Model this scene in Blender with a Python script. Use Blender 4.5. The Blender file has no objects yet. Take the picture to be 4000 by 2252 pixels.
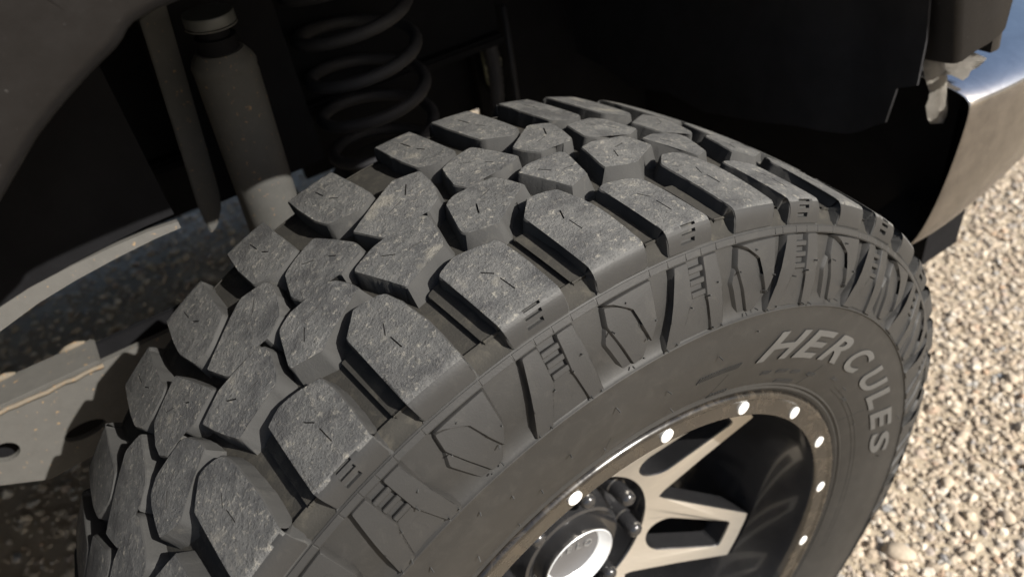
import bpy, bmesh, math, random
import numpy as np
from mathutils import Vector, Matrix
random.seed(7); rng = np.random.default_rng(7)
scene = bpy.context.scene
COL = scene.collection
D2R = math.pi / 180

# ------------------------------------------------------------------ camera
GZ = 0.437                      # axle height above the ground
CAMP = Vector((-0.215571, -0.295139, 0.726378 + GZ))
CR = Vector((0.827718, -0.542917, -0.141861)); CU = Vector((0.435689, 0.462469, 0.772203)); CF = Vector((0.353635, 0.700973, -0.619337))
cam = bpy.data.cameras.new('camera'); camo = bpy.data.objects.new('camera', cam); COL.objects.link(camo)
CF.normalize(); CR = (CR - CF * CR.dot(CF)).normalized(); CU = CR.cross(CF)
camo.matrix_world = Matrix(((CR.x, CU.x, -CF.x, CAMP.x), (CR.y, CU.y, -CF.y, CAMP.y), (CR.z, CU.z, -CF.z, CAMP.z), (0, 0, 0, 1)))
cam.sensor_width = 36; cam.lens = 26.4507
cam.clip_start = 0.01; cam.clip_end = 400
cam.dof.use_dof = True; cam.dof.focus_distance = 0.50; cam.dof.aperture_fstop = 6.5
scene.camera = camo

# ------------------------------------------------------------------ sky, sun, exposure
SUN = Vector((0.345, -0.735, 0.582)).normalized()
el = math.asin(SUN.z); az = math.atan2(SUN.x, SUN.y)
world = bpy.data.worlds.new('World'); scene.world = world; world.use_nodes = True
wn = world.node_tree.nodes; wl = world.node_tree.links
for n in list(wn): wn.remove(n)
wo = wn.new('ShaderNodeOutputWorld'); bg = wn.new('ShaderNodeBackground'); sky = wn.new('ShaderNodeTexSky')
sky.sky_type = 'NISHITA'; sky.sun_disc = False; sky.sun_elevation = el; sky.sun_rotation = az; sky.dust_density = 2.5
bg.inputs['Strength'].default_value = 0.07
wl.new(sky.outputs[0], bg.inputs[0]); wl.new(bg.outputs[0], wo.inputs[0])
sl = bpy.data.lights.new('sun', 'SUN'); sl.energy = 5.0; sl.angle = 0.5 * D2R; sl.color = (1.0, 0.955, 0.88)
so = bpy.data.objects.new('sun', sl); COL.objects.link(so)
so.rotation_euler = (-SUN).to_track_quat('-Z', 'Y').to_euler()
scene.view_settings.view_transform = 'Standard'; scene.view_settings.look = 'None'
scene.view_settings.exposure = 0.72; scene.view_settings.gamma = 1.0
scene.view_settings.use_curve_mapping = False
scene.cycles.diffuse_bounces = 2

# ------------------------------------------------------------------ materials
class NT:
    def __init__(s, name):
        s.m = bpy.data.materials.new(name); s.m.use_nodes = True
        s.t = s.m.node_tree; s.b = s.t.nodes['Principled BSDF']
        s.co = s.t.nodes.new('ShaderNodeTexCoord').outputs['Object']
    def n(s, typ, **kw):
        o = s.t.nodes.new(typ)
        for k, v in kw.items():
            if k.startswith('i_'): o.inputs[k[2:].replace('_', ' ')].default_value = v
            else: setattr(o, k, v)
        return o
    def l(s, a, b): s.t.links.new(a, b)
    def noise(s, scale, detail=4, rough=0.6, dist=0.0):
        o = s.n('ShaderNodeTexNoise'); o.inputs['Scale'].default_value = scale; o.inputs['Detail'].default_value = detail
        o.inputs['Roughness'].default_value = rough; o.inputs['Distortion'].default_value = dist
        s.l(s.co, o.inputs['Vector']); return o.outputs['Fac']
    def ramp(s, fac, pts):
        r = s.n('ShaderNodeValToRGB'); e = r.color_ramp.elements
        while len(e) < len(pts): e.new(0.5)
        for k, (p, c) in enumerate(pts):
            e[k].position = p; e[k].color = (c[0], c[1], c[2], 1) if hasattr(c, '__len__') else (c, c, c, 1)
        s.l(fac, r.inputs['Fac']); return r.outputs['Color']
    def mix(s, fac, a, b, mode='MIX'):
        m = s.n('ShaderNodeMix', data_type='RGBA', blend_type=mode)
        for v, i in ((fac, 0), (a, 6), (b, 7)):
            if hasattr(v, 'is_linked'): s.l(v, m.inputs[i])
            else: m.inputs[i].default_value = v if i == 0 else (v[0], v[1], v[2], 1)
        return m.outputs[2]
    def bump(s, h, strength, dist):
        b = s.n('ShaderNodeBump'); b.inputs['Strength'].default_value = strength; b.inputs['Distance'].default_value = dist
        s.l(h, b.inputs['Height'])
        s.l(b.outputs[0], s.b.inputs['Normal']); return b
    def set(s, **kw):
        for k, v in kw.items():
            i = s.b.inputs[k.replace('_', ' ')]
            if hasattr(v, 'is_linked'): s.l(v, i)
            elif hasattr(v, '__len__'): i.default_value = (*v, 1)
            else: i.default_value = v
        return s

def mat_plain(name, col, rough=0.5, metal=0.0, var=0.25, scale=40, bump=0.0, spec=0.5):
    t = NT(name); f = t.noise(scale, 5)
    c = t.mix(f, [x * (1 - var) for x in col], [x * (1 + var) for x in col])
    t.set(Base_Color=c, Roughness=rough, Metallic=metal, Specular_IOR_Level=spec)
    if bump: t.bump(t.noise(scale * 6, 4), bump, 0.002)
    return t.m

def mat_tread():
    t = NT('worn_tread_rubber')
    oi = t.n('ShaderNodeObjectInfo').outputs['Random']
    f1 = t.noise(34, 6, 0.68); f2 = t.noise(210, 5, 0.75); f3 = t.noise(560, 4, 0.75); f4 = t.noise(95, 6, 0.75); f5 = t.noise(17, 5, 0.6)
    base = t.ramp(f1, [(0.32, (0.078, 0.078, 0.079)), (0.52, (0.108, 0.108, 0.106)), (0.72, (0.150, 0.148, 0.142))])
    c = t.mix(t.ramp(f4, [(0.48, 0.0), (0.66, 0.5)]), base, (0.185, 0.181, 0.171))
    c = t.mix(t.ramp(f2, [(0.56, 0.0), (0.68, 0.8)]), c, (0.34, 0.318, 0.272))
    c = t.mix(t.ramp(f3, [(0.35, 0.75), (0.45, 0.0)]), c, (0.048, 0.048, 0.047))
    c = t.mix(t.ramp(f5, [(0.60, 0.0), (0.66, 0.45)]), c, (0.28, 0.26, 0.215)); c = t.mix(t.ramp(f5, [(0.36, 0.5), (0.44, 0.0)]), c, (0.055, 0.055, 0.056))
    c = t.mix(1.0, c, t.ramp(oi, [(0.0, 0.84), (1.0, 1.0)]), 'MULTIPLY')
    t.set(Base_Color=c, Roughness=0.75, Specular_IOR_Level=0.25)
    m = t.n('ShaderNodeMath', operation='MULTIPLY_ADD'); t.l(f2, m.inputs[0]); m.inputs[1].default_value = 1.2; t.l(f3, m.inputs[2])
    a = t.n('ShaderNodeMath', operation='MULTIPLY_ADD'); t.l(f4, a.inputs[0]); a.inputs[1].default_value = 1.6; t.l(m.outputs[0], a.inputs[2])
    t.bump(a.outputs[0], 0.75, 0.0013)
    return t.m

def mat_rubber(name, lo, hi, dust, dpos=(0.5, 0.75), rough=0.6, bump=0.25, spec=0.45):
    t = NT(name)
    f1 = t.noise(20, 5, 0.6); f2 = t.noise(700, 3, 0.6); f3 = t.noise(70, 6, 0.7, 0.4)
    c = t.mix(f1, lo, hi)
    d = t.ramp(f3, [(dpos[0], 0.0), (dpos[1], 0.7)])
    c = t.mix(d, c, dust)
    f5 = t.noise(7, 4, 0.6); c = t.mix(1.0, c, t.ramp(f5, [(0.3, 0.78), (0.7, 1.0)]), 'MULTIPLY')
    t.set(Base_Color=c, Roughness=rough, Specular_IOR_Level=spec)
    t.bump(f2, bump, 0.0006)
    return t.m

M = {}
M['tread'] = mat_tread()
M['wall'] = mat_rubber('tread_wall_rubber', (0.040, 0.040, 0.040), (0.074, 0.073, 0.070), (0.13, 0.123, 0.108), (0.58, 0.82), 0.8, 0.4, 0.06)
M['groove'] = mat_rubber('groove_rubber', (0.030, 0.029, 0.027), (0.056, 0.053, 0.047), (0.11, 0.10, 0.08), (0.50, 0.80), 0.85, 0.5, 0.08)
M['side'] = mat_rubber('sidewall_rubber', (0.020, 0.0194, 0.0185), (0.031, 0.0299, 0.0284), (0.047, 0.0448, 0.0415), (0.5, 0.85), 0.55, 0.15, 0.28)
M['panel'] = mat_rubber('sidewall_panel_rubber', (0.025, 0.0248, 0.0246), (0.037, 0.0365, 0.036), (0.058, 0.056, 0.051), (0.55, 0.85), 0.5, 0.2, 0.3)
M['letter'] = mat_rubber('letter_rubber', (0.066, 0.066, 0.066), (0.092, 0.092, 0.090), (0.12, 0.118, 0.11), (0.5, 0.85), 0.5, 0.15)

def mat_lip():
    t = NT('brown_mottled_black_chrome')
    f = t.noise(45, 6, 0.7, 0.6); f2 = t.noise(200, 3)
    c = t.ramp(f, [(0.36, (0.007, 0.0065, 0.0065)), (0.52, (0.016, 0.0135, 0.011)), (0.68, (0.046, 0.037, 0.027))])  # brown mottling puts the reflected ground into the colour
    t.set(Base_Color=c, Roughness=t.ramp(f, [(0.35, 0.14), (0.7, 0.38)]), Metallic=0.0, Specular_IOR_Level=0.75)
    t.bump(f2, 0.05, 0.0005)
    return t.m
M['lip'] = mat_lip()
def mat_gloss(name, col=(0.014, 0.014, 0.015), rough=0.12, coat=0.6):
    t = NT(name); f = t.noise(50, 5)
    t.set(Base_Color=t.mix(f, col, [c * 1.8 + 0.002 for c in col]), Roughness=t.ramp(f, [(0.3, rough), (0.75, rough * 2.2)]), Specular_IOR_Level=0.5, Coat_Weight=coat, Coat_Roughness=0.05)
    return t.m
M['gloss'] = mat_gloss('gloss_black_wheel_paint')
def mat_machined():
    t = NT('machined_aluminium')
    w = t.n('ShaderNodeTexNoise'); mp = t.n('ShaderNodeMapping'); mp.inputs['Scale'].default_value = (60, 60, 900)
    t.l(t.co, mp.inputs['Vector']); t.l(mp.outputs[0], w.inputs['Vector']); w.inputs['Scale'].default_value = 1.0
    c = t.mix(w.outputs['Fac'], (0.52, 0.49, 0.44), (0.68, 0.64, 0.58))
    t.set(Base_Color=c, Roughness=0.42, Metallic=0.8)
    t.bump(w.outputs['Fac'], 0.05, 0.0003)
    return t.m
M['machined'] = mat_machined()
M['bright'] = mat_plain('polished_aluminium', (0.86, 0.86, 0.84), 0.42, 0.15, 0.05, 60)
M['capletter'] = mat_plain('grey_cap_letter', (0.2, 0.2, 0.2), 0.4, 0.3, 0.05, 30)
M['capring'] = mat_plain('satin_silver', (0.80, 0.82, 0.84), 0.32, 0.25, 0.03, 30)
M['capdark'] = mat_plain('dark_cap_plastic', (0.10, 0.10, 0.105), 0.25, 0.3, 0.1, 30)

def mat_chrome():
    t = NT('dusty_chrome')
    f = t.noise(25, 6, 0.7, 0.5); f2 = t.noise(6, 4)
    c = t.mix(f, (0.62, 0.60, 0.58), (0.95, 0.95, 0.95))
    t.set(Base_Color=c, Metallic=1.0, Roughness=t.ramp(f, [(0.4, 0.06), (0.75, 0.22)]))
    t.bump(f2, 0.15, 0.004)
    return t.m
M['chrome'] = mat_chrome()
M['chromeside'] = mat_plain('brown_reflection_chrome', (0.20, 0.182, 0.165), 0.2, 0.85, 0.5, 45, 0.15)  # darker brown reflection of the ground put into the bumper side's colour
def mat_paint():
    t = NT('dark_brown_grey_paint')
    f = t.noise(45, 6, 0.7); sp = t.noise(330, 3, 0.6)
    c = t.mix(f, (0.005, 0.0046, 0.0047), (0.012, 0.011, 0.011))
    c = t.mix(t.ramp(sp, [(0.70, 0.0), (0.75, 0.7)]), c, (0.10, 0.097, 0.098))
    t.set(Base_Color=c, Roughness=t.ramp(f, [(0.3, 0.32), (0.75, 0.5)]), Metallic=0.0, Specular_IOR_Level=0.22)
    t.bump(t.noise(260, 3), 0.12, 0.0012)
    return t.m
M['paint'] = mat_paint()
def mat_steel(name, base, rust, dpos, rough=0.6, metal=0.0):
    t = NT(name)
    f = t.noise(60, 6, 0.7); f2 = t.noise(180, 3, 0.6)
    c = t.mix(f, [b * 0.8 for b in base], [b * 1.2 for b in base])
    c = t.mix(t.ramp(f2, [(dpos, 0.0), (dpos + 0.08, 0.8)]), c, rust)
    t.set(Base_Color=c, Roughness=rough, Metallic=metal, Specular_IOR_Level=0.12)
    t.bump(f2, 0.25, 0.001)
    return t.m
M['steel'] = mat_steel('dusty_black_steel', (0.072, 0.071, 0.067), (0.26, 0.17, 0.09), 0.64)
M['armsteel'] = mat_steel('dusty_grey_arm_steel', (0.092, 0.089, 0.083), (0.34, 0.22, 0.11), 0.66)
M['rust'] = mat_steel('rusty_weld', (0.15, 0.128, 0.10), (0.22, 0.15, 0.09), 0.55, 0.85)
M['liner'] = mat_plain('black_liner_plastic', (0.022, 0.022, 0.024), 0.85, 0, 0.4, 25, 0.15, 0.12)
M['under'] = mat_plain('dark_underbody_steel', (0.008, 0.008, 0.009), 0.8, 0, 0.5, 20, 0.2, 0.08)
M['springm'] = mat_plain('dusty_black_spring', (0.022, 0.022, 0.025), 0.7, 0, 0.4, 60, 0.1)
M['cadm'] = mat_plain('dull_washer_steel', (0.075, 0.078, 0.075), 0.5, 0.1, 0.3, 60)
M['zinc'] = mat_plain('yellowed_zinc', (0.20, 0.21, 0.15), 0.5, 0.2, 0.3, 60)
M['cloth'] = mat_plain('frayed_dusty_fabric', (0.27, 0.25, 0.22), 0.9, 0, 0.4, 90, 0.5)
def mat_ground():
    t = NT('gravel_dirt')
    f = t.noise(9, 6, 0.65); g = t.noise(120, 5, 0.7)
    c = t.mix(f, (0.33, 0.27, 0.20), (0.45, 0.375, 0.285))
    c = t.mix(t.ramp(g, [(0.4, 0.0), (0.7, 0.8)]), c, (0.44, 0.37, 0.26))
    t.set(Base_Color=c, Roughness=0.95)
    t.bump(g, 0.6, 0.006)
    return t.m
M['ground'] = mat_ground()
def mat_stone():
    t = NT('gravel_stone')
    gi = t.n('ShaderNodeNewGeometry').outputs['Random Per Island']
    c = t.ramp(gi, [(0.0, (0.32, 0.255, 0.19)), (0.22, (0.42, 0.345, 0.26)), (0.45, (0.53, 0.45, 0.345)), (0.62, (0.38, 0.315, 0.245)), (0.78, (0.66, 0.58, 0.47)), (0.88, (0.32, 0.305, 0.285)), (0.95, (0.44, 0.31, 0.21)), (1.0, (0.22, 0.23, 0.24))])
    f = t.noise(140, 4)
    c = t.mix(0.35, c, t.ramp(f, [(0.3, 0.25), (0.7, 0.75)]), 'OVERLAY')
    t.set(Base_Color=c, Roughness=0.85)
    t.bump(f, 0.3, 0.002)
    return t.m
M['stone'] = mat_stone()

# ------------------------------------------------------------------ object helpers
def link(o, parent=None):
    COL.objects.link(o)
    if parent: o.parent = parent
    return o
def mobj(name, me, mats, parent=None):
    for m in mats: me.materials.append(m)
    return link(bpy.data.objects.new(name, me), parent)
def from_bm(name, bm, mats, parent=None, smooth=True, ang=32):
    if ang is not None:
        bm.normal_update()
        for e in bm.edges:
            if len(e.link_faces) == 2 and e.calc_face_angle(0) > ang * D2R: e.smooth = False
    for f in bm.faces: f.smooth = smooth
    me = bpy.data.meshes.new(name); bm.to_mesh(me); bm.free()
    return mobj(name, me, mats, parent)
def tag(o, label=None, cat=None, group=None, kind=None):
    for k, v in (('label', label), ('category', cat), ('group', group), ('kind', kind)):
        if v: o[k] = v
    return o
def bx(bm, lo, hi, mi=0):
    vs = [bm.verts.new((x, y, z)) for x in (lo[0], hi[0]) for y in (lo[1], hi[1]) for z in (lo[2], hi[2])]
    for q in ((0, 1, 3, 2), (4, 6, 7, 5), (0, 4, 5, 1), (2, 3, 7, 6), (0, 2, 6, 4), (1, 5, 7, 3)):
        f = bm.faces.new([vs[i] for i in q]); f.material_index = mi
def tube(bm, pts, rad, seg=12, mi=0, caps=True):
    pts = [Vector(p) for p in pts]; rings = []
    up = Vector((0.123, 0.31, 0.94))
    for i, p in enumerate(pts):
        d = (pts[min(i + 1, len(pts) - 1)] - pts[max(i - 1, 0)]).normalized()
        a = d.cross(up).normalized(); b = d.cross(a)
        r = rad[i] if hasattr(rad, '__len__') else rad
        rings.append([bm.verts.new(p + a * r * math.cos(2 * math.pi * k / seg) + b * r * math.sin(2 * math.pi * k / seg)) for k in range(seg)])
    for r0, r1 in zip(rings, rings[1:]):
        for k in range(seg):
            f = bm.faces.new((r0[k], r0[(k + 1) % seg], r1[(k + 1) % seg], r1[k])); f.material_index = mi
    if caps:
        bm.faces.new(rings[0]).material_index = mi; bm.faces.new(rings[-1][::-1]).material_index = mi
    bmesh.ops.recalc_face_normals(bm, faces=bm.faces[:])
def revolve(bm, prof, seg=96, mi=None, a0=0.0, a1=2 * math.pi, axis_y=True):
    """prof: (y, r) pairs round the wheel axle."""
    full = abs(a1 - a0 - 2 * math.pi) < 1e-6
    n = seg if full else seg + 1
    rings = []
    for k in range(n):
        t = a0 + (a1 - a0) * k / seg; s, c = math.sin(t), math.cos(t)
        rings.append([bm.verts.new((r * s, y, r * c)) for y, r in prof])
    for k in range(seg):
        A, B = rings[k], rings[(k + 1) % n]
        for j in range(len(prof) - 1):
            f = bm.faces.new((A[j], A[j + 1], B[j + 1], B[j]))
            if mi: f.material_index = mi[j]
def prism(bm, pts, n, depth, mi=0):
    """closed polygon pts (Vectors) pushed along n by depth."""
    pts = [Vector(p) for p in pts]; n = Vector(n).normalized() * depth
    a = [bm.verts.new(p) for p in pts]; b = [bm.verts.new(p + n) for p in pts]
    bm.faces.new(a[::-1]).material_index = mi; bm.faces.new(b).material_index = mi
    for i in range(len(a)):
        j = (i + 1) % len(a)
        bm.faces.new((a[i], a[j], b[j], b[i])).material_index = mi
    bmesh.ops.recalc_face_normals(bm, faces=bm.faces[:])

# ------------------------------------------------------------------ tyre surfaces
def Rt(y): return 0.454 - 0.5 * (y - 0.135) ** 2
def prof_pt(v):
    if v < 0.008:
        t = min((0.008 - v) / 0.020, 1.0); a, b, c = (0.008, Rt(0.008)), (0.0012, 0.4432), (0.0003, 0.4272)
        return tuple((1 - t) ** 2 * a[i] + 2 * t * (1 - t) * b[i] + t * t * c[i] for i in (0, 1))
    if v > 0.262:
        y, r = prof_pt(0.270 - v); return (0.270 - y, r)
    return (v, Rt(v))
def prof_pn(v):
    y0, r0 = prof_pt(v - 1e-4); y1, r1 = prof_pt(v + 1e-4)
    dy, dr = y1 - y0, r1 - r0; L = math.hypot(dy, dr) or 1
    y, r = prof_pt(v)
    return y, r, -dr / L, dy / L
R0 = 0.45
def wrap_tread(u, v, h):
    y, r, ny, nr = prof_pn(v); t = u / R0
    y += ny * h; r += nr * h
    return (r * math.sin(t), y, r * math.cos(t))
SR = [0.27, 0.280, 0.29, 0.315, 0.34, 0.3675, 0.395, 0.415, 0.4272, 0.45]
SY = [0.003, -0.001, -0.006, -0.014, -0.0175, -0.0172, -0.0135, -0.006, 0.0003, 0.02]
_sx = np.array(SR); _sy = np.array(SY)
_fine = np.linspace(0.27, 0.45, 181); _fy = np.interp(_fine, _sx, _sy)
_k = np.ones(13) / 13; _fs = np.convolve(np.pad(_fy, 6, mode='edge'), _k, mode='valid')
_w = np.clip((0.425 - _fine) / 0.01, 0, 1); _fs = _fs * _w + _fy * (1 - _w)
def Ys(r): return float(np.interp(r, _fine, _fs))
RS = 0.39
def wrap_side(u, v, h):
    t = u / RS
    s = (Ys(v + 0.002) - Ys(v - 0.002)) / 0.004; L = math.hypot(1, s)
    y = Ys(v) - h / L; r = v + h * s / L
    return (r * math.sin(t), y, r * math.cos(t))

def area(p): return 0.5 * sum(p[i][0] * p[(i + 1) % len(p)][1] - p[(i + 1) % len(p)][0] * p[i][1] for i in range(len(p)))
def offset(p, d):
    o = []; n = len(p)
    for i in range(n):
        a, b, c = np.array(p[i - 1]), np.array(p[i]), np.array(p[(i + 1) % n])
        e1 = (b - a) / (np.linalg.norm(b - a) + 1e-9); e2 = (c - b) / (np.linalg.norm(c - b) + 1e-9)
        n1 = np.array((e1[1], -e1[0])); n2 = np.array((e2[1], -e2[0])); m = n1 + n2
        k = max(m @ m, 0.9)
        o.append(tuple(b + m * (2 * d / k) * 1.0))
    return o
def smooth_poly(p, mind=0.0012):
    q = []
    for a in p:
        if not q or math.hypot(a[0] - q[-1][0], a[1] - q[-1][1]) > mind: q.append(a)
    if math.hypot(q[0][0] - q[-1][0], q[0][1] - q[-1][1]) <= mind: q.pop()
    return q
def round_poly(p, r, keep=None):
    """cut each corner into three points so moulded corners are not needle sharp"""
    o = []; n = len(p)
    for i in range(n):
        a, b, c = np.array(p[i - 1]), np.array(p[i]), np.array(p[(i + 1) % n])
        la, lc = np.linalg.norm(a - b), np.linalg.norm(c - b)
        ra, rc = min(r, la * 0.35), min(r, lc * 0.35)
        p0 = b + (a - b) / la * ra; p2 = b + (c - b) / lc * rc
        o += [tuple(p0), tuple(0.25 * p0 + 0.5 * b + 0.25 * p2), tuple(p2)]
    return o
def slab(name, poly, h, base, wrap, mats, parent, bevel=0.0009, draft=0.0022, cuts=(), grid=0.009, rnd=0.0022, jitter=0.0, ang=34, slope=0.0):
    """poly in flat (u, v) metres; top at h, foot at base; cuts: (cu, cv, angle, length, width, depth)."""
    if area(poly) < 0: poly = poly[::-1]
    poly = smooth_poly(poly)
    if rnd: poly = smooth_poly(round_poly(poly, rnd), 0.0003)
    if jitter: poly = [(x + random.uniform(-jitter, jitter), y + random.uniform(-jitter, jitter)) for x, y in poly]
    bm = bmesh.new(); n = len(poly)
    t = [bm.verts.new((x, y, h)) for x, y in offset(poly, -bevel)]
    e = [bm.verts.new((x, y, h - bevel * 0.9)) for x, y in poly]
    foot = offset(poly, draft)
    if slope:
        g = []
        for i in range(n):
            a, c = np.array(poly[i - 1]), np.array(poly[(i + 1) % n]); d = (c - a) / (np.linalg.norm(c - a) + 1e-9); nv = np.array((d[1], -d[0]))
            k = slope * max(0.0, -nv[1] - 0.25) / 0.75
            g.append((foot[i][0] + nv[0] * k, foot[i][1] + nv[1] * k))
        foot = g
    f = [bm.verts.new((x, y, base)) for x, y in foot]
    top = bm.faces.new(t)
    for A, B in ((e, t), (f, e)):
        for i in range(n):
            j = (i + 1) % n; bm.faces.new((A[i], A[j], B[j], B[i])).material_index = 1
    bmesh.ops.triangulate(bm, faces=[top], ngon_method='EAR_CLIP')
    us = [p[0] for p in poly]; vs = [p[1] for p in poly]
    for ax, lo, hi in ((0, min(us), max(us)), (1, min(vs), max(vs))):
        k = lo + grid * 0.6
        while k < hi:
            co = [0, 0, 0]; no = [0, 0, 0]; co[ax] = k; no[ax] = 1
            bmesh.ops.bisect_plane(bm, geom=bm.verts[:] + bm.edges[:] + bm.faces[:], plane_co=co, plane_no=no, dist=1e-6)
            k += grid if not (ax == 1 and (k < 0.012 or k > 0.255) and wrap is wrap_tread) else 0.0035
    for cu, cv, a, ln, wd, dp in cuts:
        d = Vector((math.cos(a), math.sin(a), 0)); q = Vector((-d.y, d.x, 0)); c = Vector((cu, cv, 0))
        near = lambda: [x for x in bm.faces if x.normal.z > 0.95 and (x.calc_center_median() - c).xy.length < ln * 0.5 + grid * 2.2]
        for s, ax, hl in ((1, d, ln / 2), (-1, d, ln / 2), (1, q, wd / 2), (-1, q, wd / 2)):
            bm.normal_update(); fs = near()
            g = set(fs)
            for x in fs: g.update(x.edges); g.update(x.verts)
            bmesh.ops.bisect_plane(bm, geom=list(g), plane_co=c + ax * hl * s + Vector((0, 0, h)), plane_no=ax, dist=1e-6)
        bm.normal_update(); sel = []
        for x in bm.faces:
            if x.normal.z > 0.95:
                m = x.calc_center_median() - c
                if abs(m.dot(d)) < ln / 2 and abs(m.dot(q)) < wd / 2 and x.calc_center_median().z > h - 1e-4: sel.append(x)
        if sel:
            r = bmesh.ops.extrude_face_region(bm, geom=sel)
            for v in r['geom']:
                if isinstance(v, bmesh.types.BMVert): v.co.z -= dp
            for v in r['geom']:
                if isinstance(v, bmesh.types.BMFace):
                    v.material_index = 1
                    for ed in v.edges:
                        for lf in ed.link_faces:
                            if abs(lf.normal.z) < 0.9 or lf is v: lf.material_index = 1
            bmesh.ops.delete(bm, geom=[x for x in sel if x.is_valid], context='FACES_ONLY')
    bm.normal_update()
    for ed in bm.edges:
        if len(ed.link_faces) == 2 and ed.calc_face_angle(0) > ang * D2R: ed.smooth = False
    if len(mats) > 2:
        for x in bm.faces:
            m_ = x.calc_center_median()
            if x.material_index == 0 and (m_.y < 0.0035 + 0.0015 * math.sin(m_.x * 400) or m_.y > 0.266): x.material_index = 2
    for v in bm.verts: v.co = wrap(*v.co)
    o = from_bm(name, bm, mats, parent, ang=None)
    return o

# ------------------------------------------------------------------ ground
G = 0.0
bm = bmesh.new()
xs = np.concatenate([[-60, -20, -8], np.linspace(-3, 5, 81), [8, 20, 60]]); ys = np.concatenate([[-60, -20, -6], np.linspace(-2, 4, 61), [8, 20, 60]])
vv = [[bm.verts.new((x, y, G + (0.012 * math.sin(x * 2.3 + 1) * math.sin(y * 1.9) + 0.004 * math.sin(x * 7.7 + y * 5.1) if abs(x) < 5 and abs(y) < 4 else 0))) for y in ys] for x in xs]
for i in range(len(xs) - 1):
    for j in range(len(ys) - 1): bm.faces.new((vv[i][j], vv[i + 1][j], vv[i + 1][j + 1], vv[i][j + 1]))
tag(from_bm('ground', bm, [M['ground']], ang=None), kind='structure', label='pale tan gravel ground')

def gz(x, y): return 0.012 * math.sin(x * 2.3 + 1) * math.sin(y * 1.9) + 0.004 * math.sin(x * 7.7 + y * 5.1)

# ------------------------------------------------------------------ the truck
truck = bpy.data.objects.new('parked_truck', None); link(truck); truck.location = (0, 0.9, 0)
tag(truck, 'dark truck with knobbly black off-road tyre, black and silver wheel and chrome bumper', 'truck')
PI = truck.matrix_basis.inverted()
def part(o):
    o.parent = truck; o.matrix_parent_inverse = Matrix.Translation((0, -0.9, 0)); return o

# ---- tyre carcass (revolved), axle along Y, gauge angle 0 = template pair
prof = []; mi = []
def add(y, r, m): prof.append((y, r)); mi.append(m)
add(0.012, 0.268, 0); add(0.002, 0.2735, 0); add(-0.0012, 0.2765, 0); add(-0.0028, 0.2795, 0); add(-0.0020, 0.2815, 0); add(-0.0042, 0.2835, 0); add(-0.0036, 0.2855, 0)
for r in np.linspace(0.289, 0.3655, 16): add(Ys(r), r, 0)
add(Ys(0.3660) - 0.0002, 0.3663, 0); add(Ys(0.3672) - 0.0014, 0.3670, 0); add(Ys(0.3676) - 0.0010, 0.3677, 0); add(Ys(0.3682) + 0.0004, 0.3684, 0)
for r in (0.3705, 0.376, 0.384, 0.392, 0.400, 0.408, 0.415, 0.4205): add(Ys(r) + (0.0048 if r > 0.374 else 0.0018), r, 0)
add(Ys(0.4218) - 0.0002, 0.4222, 0); add(Ys(0.4255) - 0.0004, 0.4262, 0); add(Ys(0.4268) + 0.0006, 0.4276, 1)
for v in np.concatenate([np.array([-0.012, -0.0112, -0.010, -0.0075, -0.004, 0.0, 0.004, 0.008, 0.013]), np.linspace(0.018, 0.252, 24), np.linspace(0.258, 0.2795, 8)]):
    dep = 0.0132 if 0.02 < v < 0.25 else float(np.interp(v if v < 0.135 else 0.27 - v, [-0.012, -0.0105, -0.006, 0.0, 0.008, 0.02], [0.0005, 0.0050, 0.0085, 0.0112, 0.0125, 0.0132]))
    y, r, ny, nr = prof_pn(v); add(y - ny * dep, r - nr * dep, 1)
for r in np.linspace(0.425, 0.28, 14): add(0.27 - Ys(r), r, 0)
add(0.268, 0.272, 0); add(0.255, 0.262, 0)
bm = bmesh.new(); revolve(bm, prof, 300, mi)
bmesh.ops.recalc_face_normals(bm, faces=bm.faces[:])
tyre = from_bm('tyre', bm, [M['side'], M['groove']], ang=28)
PH = 16.528 * D2R
tyre.rotation_euler = (0, -PH, 0); tyre.location = (0, 0, GZ)
part(tyre)

# ---- tread: outlines of moulded blocks, (degrees round the tyre, mm across it)
T = {}
T['AQ'] = [(1.9, 85), (1.2, 88), (0.2, 90.5), (-0.9, 92), (-1.7, 84), (-2.4, 78), (-2.9, 74), (-2.6, 58), (-2.3, 46), (-2.1, 32), (-2.0, 18), (-2.0, 6), (-2.15, -3), (-2.3, -12), (3.3, -12), (3.1, -3), (3.1, 10), (3.15, 24), (3.1, 41), (2.8, 56), (2.5, 72)]
T['AP'] = [(11.9, 68), (10.0, 71), (8.3, 75), (7.6, 74), (6.1, 69.5), (5.9, 67), (6.2, 57), (6.4, 46), (6.5, 35), (6.6, 23), (6.7, 11), (6.7, 2), (6.65, -4), (6.6, -12), (12.6, -12), (12.45, -3), (12.3, 7), (12.3, 21), (12.3, 32), (12.25, 47), (12.1, 58)]
T['BQ'] = [(-3.8, 128), (-1.9, 131), (-1.2, 133), (-0.4, 127), (0.4, 115), (0.75, 103), (-0.3, 103), (-1.5, 103), (-2.6, 99), (-3.5, 92), (-4.3, 83), (-4.8, 80), (-6.0, 84), (-7.4, 88), (-7.8, 90), (-7.6, 99), (-7.2, 113), (-6.9, 126), (-6.2, 130), (-5.3, 133), (-4.7, 134)]
T['BP'] = [(7.5, 132), (8.3, 134), (8.6, 134), (9.2, 129), (9.4, 124), (8.9, 104), (8.6, 93), (8.2, 87), (7.0, 86.5), (5.8, 83), (4.6, 78.5), (3.5, 75), (3.3, 80), (2.8, 90), (2.1, 103), (1.1, 120), (1.4, 124), (3.3, 130.5), (4.2, 132), (5.0, 126.5), (6.0, 126)]
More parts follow.
